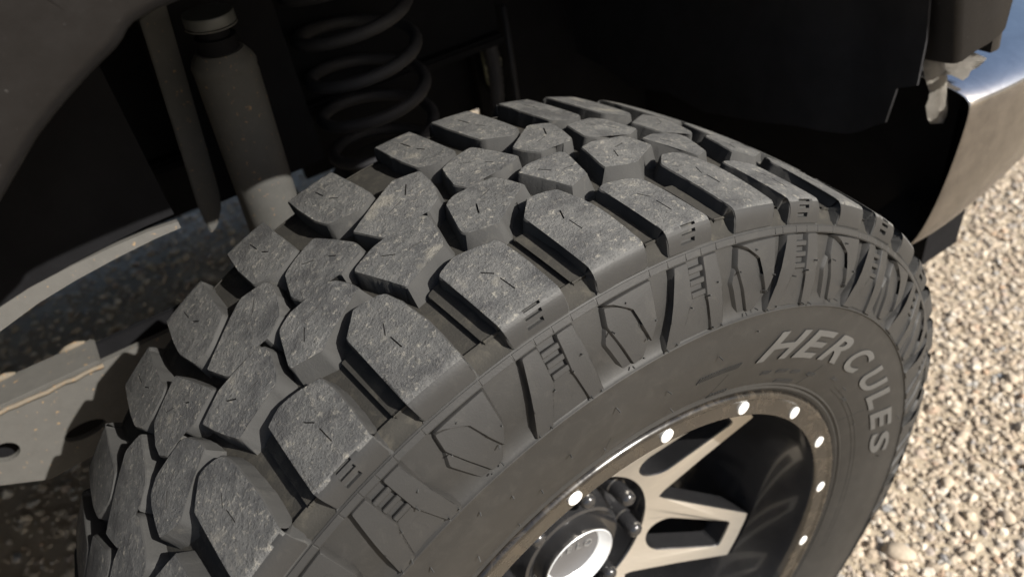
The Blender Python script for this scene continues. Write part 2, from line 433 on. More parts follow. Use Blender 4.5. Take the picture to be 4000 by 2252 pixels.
T['CP'] = [(0.6, 187), (1.5, 173), (2.4, 159), (3.0, 149), (3.1, 139), (2.8, 134), (0.6, 128), (0.2, 127), (-0.1, 132.5), (-1.3, 145), (-1.5, 140), (-1.8, 133), (-3.5, 132), (-3.9, 136), (-4.4, 144), (-4.1, 158), (-3.6, 174), (-2.2, 180), (-0.4, 185)]
T['CQ'] = [(8.9, 187), (9.7, 192), (11.2, 188), (12.4, 185), (12.5, 181), (12.3, 166), (11.9, 148), (11.2, 136), (10.5, 133), (9.9, 129), (9.5, 128), (9.3, 131), (9.2, 136), (8.6, 145), (8.3, 136), (7.7, 134), (5.1, 130), (4.7, 135), (4.1, 147), (3.3, 161), (5.0, 166), (6.2, 168), (7.6, 179)]
T['DQ'] = [(-2.6, 259), (-2.2, 243), (-1.7, 216), (-1.3, 190), (-2.4, 184), (-3.7, 181), (-4.7, 182), (-6.5, 190), (-6.9, 209), (-7.2, 228), (-7.2, 244), (-7.3, 259), (-7.4, 282), (-2.4, 282)]
T['DP'] = [(6.4, 258), (6.9, 230), (7.3, 203), (7.4, 190), (6.1, 180), (5.3, 178), (4.1, 182), (2.1, 189), (1.5, 207), (1.0, 236), (0.9, 258), (0.8, 282), (6.3, 282)]
X = {}     # pairs in plain view follow their own outline, worn a little differently each
X[-1] = {'AP': [(-6.0, 66), (-7.6, 70), (-9.4, 74), (-10.1, 74), (-10.8, 72), (-11.8, 69), (-11.6, 56), (-11.35, 42), (-11.2, 23), (-11.1, 11), (-11.2, 1), (-11.4, -5), (-11.6, -12), (-5.5, -12), (-5.5, -3), (-5.6, 6), (-5.5, 20), (-5.5, 34), (-5.6, 50)],
 'BQ': [(-22.0, 128), (-20.2, 130), (-19.2, 132), (-18.5, 127), (-17.5, 114), (-17.25, 101), (-18.9, 99), (-20.0, 95), (-21.2, 85), (-22.4, 79), (-24.2, 84), (-25.3, 89), (-25.2, 101), (-24.95, 116), (-24.6, 125), (-24.0, 129), (-22.9, 133)],
 'BP': [(-9.8, 131), (-9.1, 131), (-8.45, 126), (-8.2, 119), (-8.5, 104), (-8.8, 93), (-9.3, 87.5), (-10.3, 88), (-11.7, 84), (-12.9, 83), (-14.2, 79.5), (-15.1, 92), (-15.9, 106), (-16.75, 121), (-15.5, 125), (-14.0, 131), (-13.4, 132), (-12.7, 125.5), (-12.0, 124), (-10.8, 128)],
 'CP': [(-17.3, 190), (-16.4, 175), (-15.5, 159), (-14.3, 139), (-14.5, 135), (-17.2, 127.5), (-18.5, 130), (-19.1, 143), (-19.9, 132), (-21.3, 133.5), (-22.1, 142), (-22.2, 154), (-21.4, 175), (-19.6, 181)],
 'CQ': [(-9.5, 183), (-8.7, 190), (-8.0, 192), (-6.7, 188), (-5.3, 184), (-5.0, 176), (-5.1, 158), (-5.5, 147), (-5.9, 138), (-6.8, 133), (-8.0, 128), (-8.5, 136), (-9.1, 145), (-9.3, 136), (-9.7, 134), (-12.5, 131), (-12.9, 136), (-14.2, 160), (-12.3, 164), (-11.3, 169), (-10.1, 180)],
 'DQ': [(-19.9, 259), (-19.5, 226), (-19.2, 203), (-18.8, 191), (-19.4, 186), (-21.2, 182), (-23.3, 186), (-24.2, 200), (-24.4, 215), (-24.5, 234), (-24.6, 259), (-24.7, 282), (-19.8, 282)],
 'DP': [(-11.2, 259), (-10.8, 227), (-10.4, 208), (-10.2, 193), (-10.9, 187), (-12.4, 176), (-13.4, 173), (-14.9, 174), (-15.5, 188), (-16.2, 204), (-16.4, 222), (-16.5, 259), (-16.6, 282), (-11.0, 282)]}
X[1] = {'AQ': [(19.8, 85), (19.0, 88), (17.8, 90), (16.7, 90), (15.5, 78), (14.8, 72), (15.2, 57), (15.4, 46), (15.5, 35), (15.55, 22), (15.5, 10), (15.5, 2), (15.4, -4), (15.3, -12), (20.9, -12), (20.8, -3), (20.8, 10), (20.9, 24), (20.9, 37), (20.8, 53), (20.4, 69)],
 'AP': [(27.2, 64), (26.4, 69), (25.2, 71), (23.7, 73.5), (22.7, 70.5), (22.5, 68), (22.8, 57), (23.0, 42), (23.1, 29), (23.1, 17), (23.1, 6), (23.1, -3), (23.1, -12), (28.5, -12), (28.2, -4), (27.9, 6), (27.7, 17), (27.7, 27), (27.7, 39), (27.5, 51)],
 'BQ': [(13.9, 128), (14.9, 130), (16.2, 132), (16.8, 130), (17.5, 117), (18.0, 106), (17.8, 103.5), (16.3, 105), (15.0, 96), (14.1, 88), (13.3, 79), (11.6, 82), (10.2, 87), (10.1, 94), (10.6, 110), (11.1, 127), (11.9, 131), (12.6, 133.5)],
 'BP': [(18.5, 123), (19.6, 128), (20.8, 130), (21.7, 125.5), (22.4, 122), (23.6, 131), (24.1, 131), (24.5, 126), (24.1, 111), (23.7, 96), (23.5, 89), (22.3, 86), (20.9, 80), (20.4, 90), (19.6, 104)],
 'CP': [(18.0, 186), (18.5, 184), (19.2, 169), (20.2, 153), (20.6, 146), (20.3, 141), (19.1, 137), (17.6, 134), (17.1, 135), (15.9, 146), (16.0, 137), (14.9, 133), (13.9, 131.5), (13.7, 136), (13.2, 144), (13.5, 156), (13.9, 172), (15.3, 178), (16.7, 183)],
 'CQ': [(25.3, 190), (26.5, 188), (27.7, 184), (27.8, 179), (27.5, 162), (27.1, 147), (26.6, 141), (25.5, 139), (25.3, 141), (24.8, 146), (24.2, 140), (22.6, 136), (22.2, 138), (21.4, 147), (20.9, 160), (22.4, 166), (23.6, 176)]}
X[2] = {'AQ': [(35.2, 88), (34.0, 92), (32.4, 91), (30.7, 77), (30.7, 62), (30.9, 45), (31.0, 30), (31.1, 15), (31.2, 3), (31.2, -4), (31.2, -12), (36.6, -12), (36.5, -3), (36.5, 10), (36.7, 25), (36.7, 46), (36.5, 62), (35.8, 77)],
 'AP': [(41.2, 66), (40.2, 69), (38.4, 69.5), (37.8, 67), (38.0, 56), (38.3, 41), (38.5, 26), (38.7, 12), (38.8, 0), (38.9, -12), (44.0, -12), (43.6, -3), (43.2, 8), (42.8, 22), (42.7, 38), (42.4, 53), (42.1, 62)],
 'BQ': [(26.2, 128), (28.1, 133), (29.3, 129), (30.3, 131), (31.8, 132), (32.4, 127), (33.0, 113), (33.2, 106), (32.1, 102), (31.2, 103), (28.9, 84), (27.2, 85.5), (25.3, 89), (25.5, 100), (26.0, 116)],
 'BP': [(33.4, 123), (35.6, 130), (37.0, 127), (37.8, 128), (39.2, 129), (39.7, 122), (38.9, 101), (38.5, 88), (37.2, 83), (36.2, 79), (35.4, 94), (33.8, 115)],
 'CP': [(28.7, 172), (30.4, 177), (32.8, 182), (34.2, 173), (35.2, 149), (35.4, 144), (34.6, 139), (33.0, 131), (31.9, 137), (31.3, 142), (30.8, 138), (29.2, 136.5), (28.3, 143), (28.4, 155)]}
SIPE = {'AQ': [((0.26, 63.6), (-0.25, 54.1)), ((0.0, 51), (0.17, 38.5))], 'AP': [((8.64, 49.3), (9.42, 42.1)), ((9.48, 36.5), (9.7, 22.6))],
        'BQ': [((-2.53, 118.4), (-4.14, 114.1)), ((-4.85, 110.5), (-5.54, 99.5))], 'BP': [((3.76, 116.6), (4.75, 109.2)), ((7.1, 105.4), (5.9, 105.4))],
        'CP': [((0.35, 155), (0.95, 149.5)), ((-1.9, 168), (-0.8, 162))], 'CQ': [((10.31, 176.2), (9.37, 163)), ((8.78, 159.9), (7.15, 154.1))],
        'DQ': [((-4.71, 245.6), (-4.41, 230)), ((-4.2, 222), (-3.6, 214))], 'DP': [((3.6, 246), (3.9, 231)), ((4.1, 222), (4.8, 214))]}
PHI = [-18.0, 0.0, 18.0, 33.5, 49.5]
last = 324.0; npair = 17
PHI += [49.5 + (last - 49.5) * k / npair for k in range(1, npair)]
PHI.append(PHI[0] + 342.0 + 18.0 - 18.0 + 18.0 - 18.0)      # 324 = -36: one more pair closes the ring
PHI[-1] = 324.0
UD = D2R * R0
def mk(key, k, phi, sc):
    own = X.get(k, {}).get(key)
    pts = own or [(phi + a * sc, b) for a, b in T[key]]
    poly = [(a * UD, b / 1000) for a, b in pts]
    cuts = []
    for (a0, b0), (a1, b1) in SIPE[key]:
        u0, v0, u1, v1 = (phi + a0 * sc) * UD, b0 / 1000, (phi + a1 * sc) * UD, b1 / 1000
        if own:                                        # follow this outline's own centre
            tc = np.mean([(phi + a * sc) * UD for a, b in T[key]]); oc = np.mean([p[0] for p in poly]); u0 += oc - tc; u1 += oc - tc
        cuts.append(((u0 + u1) / 2, (v0 + v1) / 2, math.atan2(v1 - v0, u1 - u0), math.hypot(u1 - u0, v1 - v0), random.uniform(0.0008, 0.0013), 0.005))
    if key == 'AP':
        c = (phi + 9.45 * sc) * UD
        if own: c = np.mean([p[0] for p in poly if p[1] < 0.03]) + 0.0
        for v, sh in ((0.0042, 0.0012), (-0.0012, 0), (-0.0066, -0.0012)): cuts.append((c + sh, v, 0.0, 0.0125, 0.0026, 0.0028))
    base = -0.0145
    nm = 'shoulder_block' if key[0] in 'AD' else 'tread_block'
    vis = -40 < phi < 70
    slab(nm, poly, random.uniform(-0.0003, 0.0003), base, wrap_tread, [M['tread'], M['wall'], M['panel']], tyre, bevel=0.0010, draft=0.0026 if key[0] in 'BC' else 0.0018, cuts=cuts if vis else (), jitter=0.00035, slope={'B': 0.0062, 'D': 0.0050, 'C': 0.0012, 'A': 0.0}[key[0]], grid=0.008 if vis else 0.014, rnd=0.0028)
for k, phi in enumerate(PHI):
    kk = k - 1
    nxt = PHI[k + 1] if k + 1 < len(PHI) else PHI[0] + 360
    sc = (nxt - phi) / 18.0
    if kk == 2: sc = 14.9 / 18
    for key in ('AQ', 'AP', 'BQ', 'BP', 'CP', 'CQ', 'DQ', 'DP'): mk(key, kk, phi, sc)
    # stone ejector ledges moulded along the lower flank of each shoulder block
    for key, dth in (('AQ', -1.55), ('AP', -1.5)):
        src = X.get(kk, {}).get(key) or [(phi + a * sc, b) for a, b in T[key]]
        left = [p for p in src if p[1] < 76 and p[0] < np.mean([q[0] for q in src])]
        left = sorted(left, key=lambda p: -p[1])
        top = left[0][1] - 2
        line = [(p[0], min(p[1], top)) for p in left if p[1] > -9]
        poly = [(a + 0.25, b) for a, b in line] + [(a + dth * (0.55 + 0.45 * sc), b) for a, b in line[::-1]]
        poly = [(a * UD, b / 1000) for a, b in poly]
        slab('stone_ejector', poly, -0.0094, -0.0145, wrap_tread, [M['groove'], M['groove']], tyre, bevel=0.0006, draft=0.0004, grid=0.010, rnd=0.002)

# ---- moulded sidewall ornament, per pair of shoulder blocks: (degrees, mm radius)
SD = D2R * RS
def side(name, pts, h, off, sc, m='panel', base=-0.0050, draft=0.0018, bevel=0.0005, grid=0.012, rnd=0.0016):
    return slab(name, [((off + a * sc) * SD, b / 1000) for a, b in pts], h, base, wrap_side, [M[m], M['side']], tyre, bevel=bevel, draft=draft, grid=grid, rnd=rnd)
HL = [(-2.6, 421.6), (-0.95, 421.6), (-1.1, 396), (-1.55, 391.5), (-2.95, 368.5), (-5.05, 368.5), (-2.95, 401.5)]
HR = [(0.95, 421.6), (2.75, 421.6), (2.6, 401), (3.5, 368.5), (1.68, 368.5), (1.12, 391.5), (0.85, 395)]
UFR = [(-1.02, 397.5), (0.84, 397.5), (1.12, 391.5), (1.66, 368.8), (1.12, 368.8), (0.58, 388.4), (-1.0, 388.4), (-2.25, 368.8), (-2.9, 368.8), (-1.5, 391.5)]
TU = [(-2.4, 420.6), (2.75, 421.5), (2.68, 417), (2.45, 396), (1.5, 383), (0.64, 398.6), (1.6, 399.8), (1.38, 410.6), (0.12, 409.5), (-0.35, 413.6), (-0.85, 415.8), (-1.6, 418.2)]
TL = [(-2.45, 419.2), (-1.7, 417.4), (-0.9, 415), (-0.4, 412.8), (0.1, 408.8), (1.3, 409.9), (1.5, 400.4), (0.5, 399), (1.42, 382.5), (0.5, 372.3), (-0.8, 371.5), (-2.76, 407)]
TS = [(-2.8, 406.4), (-0.9, 371.4), (-2.0, 370.8), (-3.4, 396.5)]
for k, phi in enumerate(PHI):
    kk = k - 1
    if 120 < phi < 290: continue
    nxt = PHI[k + 1] if k + 1 < len(PHI) else PHI[0] + 360
    sc = (nxt - phi) / 18.0; sw = 0.9 + 0.1 * sc
    ph = {-1: -8.6, 0: 9.4, 1: 25.8, 2: 41.1}.get(kk, phi + 8.2 if kk > 2 else phi + 9.2)
    pt = {-1: -17.6, 0: 0.1, 1: 17.8, 2: 34.0, 3: 49.7}.get(kk, phi + 0.1)
    side('sidewall_panel', HL, 0.0015, ph, sw); side('sidewall_panel', HR, 0.0015, ph, sw)
    side('panel_frame', UFR, -0.0004, ph, sw)
    side('ladder_back', [(-0.93, 421.5), (0.93, 421.5), (0.83, 397), (-1.05, 397)], -0.0022, ph, sw, grid=0.02, rnd=0)
    for j, r in enumerate((421.0, 414.9, 407.4, 399.4)):
        if j: side('ladder_rung', [(-0.96, r + 2.0), (0.9, r + 2.0), (0.87, r - 1.6), (-1.0, r - 1.6)], 0.0006, ph, sw, grid=0.03, rnd=0.0008, draft=0.0006)
    side('sidewall_panel', TU, 0.0018, pt, sw); side('sidewall_panel', TL, -0.0006, pt, sw); side('sidewall_panel', TS, -0.0024, pt, sw)
    # ring band split by fine mould seams
    a0 = pt - 2.9 * sw; ends = [a0, pt + 2.9 * sw, ph - 3.1 * sw, ph - 0.92 * sw, ph + 0.92 * sw, ph + 2.85 * sw]
    nx = {-1: 0.1, 0: 17.8, 1: 34.0, 2: 49.7}.get(kk, nxt + 0.1) - 2.9 * sw
    ends.append(nx)
    for e0, e1 in zip(ends, ends[1:]):
        g = 0.05
        side('ring_segment', [(e0 + g, 422.5), (e1 - g, 422.5), (e1 - g, 426.6), (e0 + g, 426.6)], 0.0009, 0, 1, m='panel', base=-0.001, draft=0.0001, bevel=0.0002, grid=0.012, rnd=0)

# ---- raised maker's name on the sidewall
def letter(ch, a_l, a_r, r0, r1, h=0.0011, shear=2.6, name='raised_letter', m='letter', bold=0.03):
    cu = bpy.data.curves.new('tmp', 'FONT'); cu.body = ch; cu.size = 1.0; cu.offset = bold; cu.resolution_u = 6
    o = bpy.data.objects.new('tmp', cu); COL.objects.link(o)
    dg = bpy.context.evaluated_depsgraph_get(); me = bpy.data.meshes.new_from_object(o.evaluated_get(dg))
    bpy.data.objects.remove(o); bpy.data.curves.remove(cu)
    bm = bmesh.new(); bm.from_mesh(me); bpy.data.meshes.remove(me)
    bmesh.ops.remove_doubles(bm, verts=bm.verts, dist=1e-5)
    x0 = min(v.co.x for v in bm.verts); x1 = max(v.co.x for v in bm.verts); y0 = min(v.co.y for v in bm.verts); y1 = max(v.co.y for v in bm.verts)
    for ax, lo, hi, n in ((0, x0, x1, 5), (1, y0, y1, 6)):
        for k in range(1, n):
            co = [0, 0, 0]; no = [0, 0, 0]; co[ax] = lo + (hi - lo) * k / n; no[ax] = 1
            bmesh.ops.bisect_plane(bm, geom=bm.verts[:] + bm.edges[:] + bm.faces[:], plane_co=co, plane_no=no)
    bm.normal_update()
    if sum(f.normal.z for f in bm.faces) < 0: bmesh.ops.reverse_faces(bm, faces=bm.faces[:])
    r = bmesh.ops.extrude_face_region(bm, geom=bm.faces[:])
    up = {v for v in r['geom'] if isinstance(v, bmesh.types.BMVert)}
    bmesh.ops.recalc_face_normals(bm, faces=bm.faces[:])
    for f in bm.faces: f.material_index = 0 if all(v in up for v in f.verts) else 1
    bm.normal_update()
    for e in bm.edges:
        if len(e.link_faces) == 2 and e.calc_face_angle(0) > 40 * D2R: e.smooth = False
    for v in bm.verts:
        fx = (v.co.x - x0) / (x1 - x0); fy = (v.co.y - y0) / (y1 - y0)
        a = a_l + (a_r - a_l) * fx + shear * (fy - 0.0); rr = r0 + (r1 - r0) * fy
        v.co = wrap_side(a * SD, rr, h if v in up else -0.001)
    return from_bm(name, bm, [M[m], M['side']], tyre, ang=None)
for ch, a, b in (('H', 39.2, 46.0), ('E', 47.7, 53.3), ('R', 55.3, 61.6), ('C', 63.4, 69.2), ('U', 72.9, 79.2), ('L', 81.3, 86.4), ('E', 88.2, 93.6), ('S', 95.6, 101.8)):
    letter(ch, a, b, 0.3175, 0.3455)
# rows of small moulded strokes too fine to read
bm = bmesh.new()
def stroke(a, r, w, hgt, sh=1.0):
    q = [(a, r), (a + w, r), (a + w + sh * 0.5, r + hgt), (a + sh * 0.5, r + hgt)]
    lo = [bm.verts.new(wrap_side(x * SD, y / 1000, -0.0005)) for x, y in q]; hi = [bm.verts.new(wrap_side(x * SD, y / 1000, 0.0008)) for x, y in q]
    bm.faces.new(hi)
    for i in range(4): j = (i + 1) % 4; bm.faces.new((lo[i], lo[j], hi[j], hi[i]))
for k in range(16): stroke(27.5 + k * 0.52, 317.0, 0.22, 5.0)
for a0, n_, r_ in ((43.5, 4, 299.0), (47.5, 5, 299.5), (52.0, 4, 299.0), (57.5, 4, 299.0), (33.0, 7, 286.0), (50.0, 9, 287.0), (-21.0, 12, 284.5), (66.0, 3, 304.0), (76.0, 3, 298.0)):
    for k in range(n_): stroke(a0 + k * 0.62, r_, 0.28, 3.6, 0.7)
bmesh.ops.recalc_face_normals(bm, faces=bm.faces[:])
tag(from_bm('moulded_text', bm, [M['panel']], tyre, ang=40), kind='stuff')
for a in (-14.0, 12.0, 33.0, 58.0, 84.0, 108.0):
    bm = bmesh.new(); ring = []
    for k in range(9):
        r = 287 + k * 3.2; ring.append([bm.verts.new(wrap_side((a + da + k * 0.15) * SD, r / 1000, hh)) for da, hh in ((-0.11, -0.0003), (0, 0.0004), (0.11, -0.0003))])
    for A, B in zip(ring, ring[1:]):
        for j in range(2): bm.faces.new((A[j], A[j + 1], B[j + 1], B[j]))
    bmesh.ops.recalc_face_normals(bm, faces=bm.faces[:]); from_bm('mould_seam', bm, [M['side']], tyre, ang=None)
# thin moulded lines near the bead
for (aa, r) in ((70, 0.2965), (70, 0.3005)):
    bm = bmesh.new(); n = 60
    ring = []
    for k in range(n + 1):
        a = (aa + 60 * k / n) * SD
        ring.append([bm.verts.new(wrap_side(a, r + dr, hh)) for dr, hh in ((-0.0006, -0.0003), (0, 0.0005), (0.0006, -0.0003))])
    for A, B in zip(ring, ring[1:]):
        for j in range(2): bm.faces.new((A[j], A[j + 1], B[j + 1], B[j]))
    bmesh.ops.recalc_face_normals(bm, faces=bm.faces[:])
    from_bm('bead_line', bm, [M['side']], tyre, ang=None)
# little rubber whiskers left by the mould vents
bm = bmesh.new()
spots = []
for ph in (-8.6, 9.4, 25.8, 41.1): spots += [(ph - 4.6, 370.5), (ph - 3.2, 370.5), (ph + 1.9, 370.5), (ph + 3.2, 370.5), (ph - 1.3, 393), (ph + 1.0, 396), (ph + 2.3, 403)]
for pt in (0.1, 17.8, 34.0, 49.7): spots += [(pt + 0.3, 373.5), (pt - 1.1, 372), (pt - 2.5, 404), (pt + 2.2, 397), (pt - 0.4, 416.5), (pt + 1.1, 386)]
spots += [(-4.5, 352), (-1, 340), (7, 331), (14, 345), (22, 328), (2, 318), (-12, 350), (-15, 330), (30, 340), (12, 304), (-3, 296), (24, 300), (36, 352), (57, 300), (72, 305), (88, 300), (104, 330), (96, 356), (-20, 345), (-9, 312)]
for a, r in spots:
    b0 = Vector(wrap_side(a * SD, r / 1000, 0.0008)); d = (Vector(wrap_side(a * SD, r / 1000, 0.01)) - b0).normalized() + Vector((rng.normal() * .3, 0, rng.normal() * .3))
    tube(bm, [b0, b0 + d.normalized() * rng.uniform(0.002, 0.0045)], 0.00055, 6)
tag(from_bm('rubber_whiskers', bm, [M['wall']], tyre, ang=40), kind='stuff')

# ------------------------------------------------------------------ wheel rim
prof = [(0.012, 0.2715), (0.004, 0.2755), (-0.0008, 0.2752), (-0.0036, 0.2735), (-0.0044, 0.2712), (-0.0036, 0.2690), (-0.0022, 0.2676), (-0.0016, 0.2660), (-0.0016, 0.2520), (-0.0010, 0.2508), (0.0004, 0.2500), (0.006, 0.2490), (0.012, 0.2480),
        (0.030, 0.2455), (0.060, 0.2420), (0.100, 0.2375), (0.150, 0.232), (0.230, 0.232), (0.250, 0.255)]
mi = [0] * 10 + [1] * 8
bm = bmesh.new(); revolve(bm, prof, 200, mi); bmesh.ops.recalc_face_normals(bm, faces=bm.faces[:])
rim = from_bm('wheel_rim', bm, [M['lip'], M['gloss']], ang=45)
rim.rotation_euler = (0, -PH, 0); rim.location = (0, 0, GZ); part(rim)
# bright recessed-head bolts round the lip
def disc_dish(name, r, loc, m, parent, dish=0.0016, rimr=0.85):
    bm = bmesh.new()
    revolve(bm, [(0.002, r), (-0.0006, r), (-0.0009, r * rimr), (-0.0009 + dish * 0.6, r * 0.55), (-0.0009 + dish, 0.0002)], 28)
    bmesh.ops.recalc_face_normals(bm, faces=bm.faces[:])
    o = from_bm(name, bm, [m], parent, ang=None); o.location = loc; return o
b0 = None
for k in range(18):
    a = (5.967 + 20 * k) * D2R; loc = (0.2595 * math.sin(a), -0.0019, 0.2595 * math.cos(a))
    if b0 is None: b0 = disc_dish('rim_bolt', 0.0063, loc, M['bright'], rim, 0.0005)
    else:
        c = b0.copy(); link(c, rim); c.location = loc
# spokes: machined face on a cone, gloss black flanks
def spoke_y(r): return 0.060 + (0.237 - r) * 0.315
def arc(cx, cy, r, t0, t1, n): return [(cx + r * math.cos((t0 + (t1 - t0) * k / n) * D2R), cy + r * math.sin((t0 + (t1 - t0) * k / n) * D2R)) for k in range(n + 1)]
half = [(0.1 * math.cos(t * D2R), 0.1 * math.sin(t * D2R)) for t in range(0, 31, 3)]
half += [(0.1022, 0.0590), (0.1045, 0.0582), (0.1075, 0.0568), (0.112, 0.0556), (0.17, 0.0450), (0.2325, 0.0342), (0.2350, 0.0330)] + arc(0, 0, 0.2372, 7.9, 0, 5)
half += [(0.2160, 0.0), (0.2158, 0.010), (0.2150, 0.0165), (0.2130, 0.0185), (0.2100, 0.0190), (0.175, 0.0212), (0.140, 0.0232)] + [(0.136 + 0.0235 * math.cos(t * D2R), 0.0235 * math.sin(t * D2R)) for t in (95, 110, 125, 140, 155, 168)] + [(0.1125, 0.0)]
def make_spoke():
    bm = bmesh.new()
    for sgn in (1, -1):
        pts = half if sgn == 1 else [(a, -b) for a, b in half][::-1]
        t = [bm.verts.new((a, b, 0)) for a, b in pts]; u = [bm.verts.new((a * 1.0, b, -0.026)) for a, b in pts]
        f = bm.faces.new(t); f.material_index = 0
        for i in range(len(t)):
            j = (i + 1) % len(t)
            if abs(pts[i][1]) < 1e-9 and abs(pts[j][1]) < 1e-9: continue
            if math.hypot(*pts[i]) < 0.1041 and math.hypot(*pts[j]) < 0.1041: pass
            q = bm.faces.new((u[i], u[j], t[j], t[i])); q.material_index = 1
        bmesh.ops.triangulate(bm, faces=[f], ngon_method='EAR_CLIP')
    bmesh.ops.remove_doubles(bm, verts=bm.verts, dist=1e-6)
    seam = lambda e: all(abs(abs(math.atan2(v.co.y, v.co.x)) - math.pi / 6) < 0.004 and math.hypot(v.co.x, v.co.y) < 0.125 for v in e.verts)
    bmesh.ops.delete(bm, geom=[f for f in bm.faces if f.material_index == 1 and all(abs(abs(math.atan2(v.co.y, v.co.x)) - math.pi / 6) < 0.004 for v in f.verts)], context='FACES_ONLY')
    tops = [e for e in bm.edges if not seam(e) and len(e.link_faces) == 2 and {x.material_index for x in e.link_faces} == {0, 1}]
    bmesh.ops.bevel(bm, geom=tops, offset=0.0012, segments=1, affect='EDGES', material=1)
    bm.normal_update()
    for e in bm.edges:
        if len(e.link_faces) == 2 and e.calc_face_angle(0) > 35 * D2R: e.smooth = False
    for v in bm.verts:
        a, b, h = v.co; r = math.hypot(a, b); y = spoke_y(r) - h
        v.co = (a, y, -b)          # a radial along +x at 90 degrees gauge
    bmesh.ops.reverse_faces(bm, faces=[]) if False else None
    return bm
bm = make_spoke()
sp0 = from_bm('spoke', bm, [M['machined'], M['gloss']], rim, ang=None)
for k in range(6):
    o = sp0 if k == 0 else link(sp0.copy(), rim)
    o.rotation_euler = (0, (135 - 90 + 60 * k) * D2R, 0)
# hub recess, lug nuts, centre pod and cap
bm = bmesh.new()
revolve(bm, [(spoke_y(0.1) + 0.001, 0.1005), (0.118, 0.0985), (0.130, 0.096), (0.133, 0.090), (0.133, 0.070), (0.130, 0.0665), (0.110, 0.0625), (0.104, 0.061), (0.1025, 0.058), (0.106, 0.054), (0.110, 0.047), (0.110, 0.02)], 96)
bmesh.ops.recalc_face_normals(bm, faces=bm.faces[:])
from_bm('hub', bm, [M['gloss']], rim, ang=40)
n0 = None
for k in range(8):
    a = (78 + 45 * k) * D2R
    if n0 is None:
        bm = bmesh.new(); revolve(bm, [(0.134, 0.0115), (0.118, 0.0110), (0.117, 0.0095), (0.098, 0.0093), (0.093, 0.0078), (0.0905, 0.004), (0.090, 0.0001)], 6 * 4)
        bmesh.ops.recalc_face_normals(bm, faces=bm.faces[:])
        n0 = from_bm('lug_nut', bm, [M['gloss']], rim, ang=40); o = n0
    else: o = link(n0.copy(), rim)
    o.location = (0.0825 * math.sin(a), 0, 0.0825 * math.cos(a))
bm = bmesh.new()
revolve(bm, [(0.0905, 0.0432), (0.0898, 0.0425), (0.0905, 0.0418), (0.1010, 0.0345), (0.1022, 0.0335)], 72)
bmesh.ops.recalc_face_normals(bm, faces=bm.faces[:]); from_bm('cap_ring', bm, [M['capring']], rim, ang=50)
bm = bmesh.new(); revolve(bm, [(0.111, 0.0460), (0.094, 0.0452), (0.0910, 0.0445), (0.0905, 0.0433)], 72)
bmesh.ops.recalc_face_normals(bm, faces=bm.faces[:]); from_bm('cap_shell', bm, [M['gloss']], rim, ang=50)
bm = bmesh.new()
revolve(bm, [(0.1020, 0.0338), (0.1026, 0.028), (0.1030, 0.015), (0.1030, 0.0002)], 60)
bmesh.ops.recalc_face_normals(bm, faces=bm.faces[:]); cap = from_bm('centre_cap', bm, [M['capdark']], rim, ang=None)
for ch, x in zip('HELO', (-0.0215, -0.0085, 0.0045, 0.0175)):
    cu = bpy.data.curves.new('tmp', 'FONT'); cu.body = ch; cu.size = 0.014; cu.extrude = 0.0006; cu.align_x = 'CENTER'
    o = bpy.data.objects.new('tmp', cu); COL.objects.link(o)
    me = bpy.data.meshes.new_from_object(o.evaluated_get(bpy.context.evaluated_depsgraph_get())); bpy.data.objects.remove(o); bpy.data.curves.remove(cu)
    c = mobj('cap_letter', me, [M['capletter']], rim)
    c.matrix_basis = Matrix.Rotation(PH + 0.35, 4, 'Y') @ Matrix.Translation((x, 0.1022, 0.006 - abs(x) * 0.1)) @ Matrix.Rotation(90 * D2R, 4, 'X')

# ------------------------------------------------------------------ body round the wheel
Z = GZ
LIP = [(0.519, 0.372), (0.509, 0.405), (0.498, 0.440), (0.470, 0.508), (0.42, 0.562), (0.33, 0.612), (0.22, 0.628), (0.10, 0.638), (0.0, 0.641), (-0.09, 0.643), (-0.1755, 0.6386), (-0.198, 0.6277), (-0.2163, 0.6189), (-0.240, 0.6053), (-0.2596, 0.5908), (-0.32, 0.540), (-0.40, 0.455), (-0.47, 0.35), (-0.52, 0.20), (-0.55, 0.02)]
# fender: outer skin and rolled lip, lofted along the arch
bm = bmesh.new(); rows = []
def dens(P, n=4):
    o = []
    for i in range(len(P) - 1):
        p0, p1, p2, p3 = (np.array(P[max(i - 1, 0)]), np.array(P[i]), np.array(P[i + 1]), np.array(P[min(i + 2, len(P) - 1)]))
        for k in range(n):
            t = k / n; o.append(tuple(0.5 * (2 * p1 + (p2 - p0) * t + (2 * p0 - 5 * p1 + 4 * p2 - p3) * t * t + (3 * p1 - p0 - 3 * p2 + p3) * t ** 3)))
    return o + [P[-1]]
LPF = dens(LIP)
for i, (x, z) in enumerate(LPF):
    a = np.array(LPF[max(i - 1, 0)]); c = np.array(LPF[min(i + 1, len(LPF) - 1)]); d = (c - a) / np.linalg.norm(c - a); nrm = np.array((d[1], -d[0]))
    if nrm @ np.array((x - 0.0, z - 0.1)) < 0: nrm = -nrm
    def q(o, y): return bm.verts.new((x + nrm[0] * o, y, z + nrm[1] * o + Z))
    rows.append([q(-0.008, 0.132), q(-0.009, 0.122), q(-0.007, 0.108), q(-0.0055, 0.099), q(-0.003, 0.0945), q(0.002, 0.092), q(0.020, 0.0900), q(0.034, 0.0865), q(0.05, 0.085)])
for A, B in zip(rows, rows[1:]):
    for j in range(len(A) - 1): bm.faces.new((A[j], A[j + 1], B[j + 1], B[j]))
sk = []
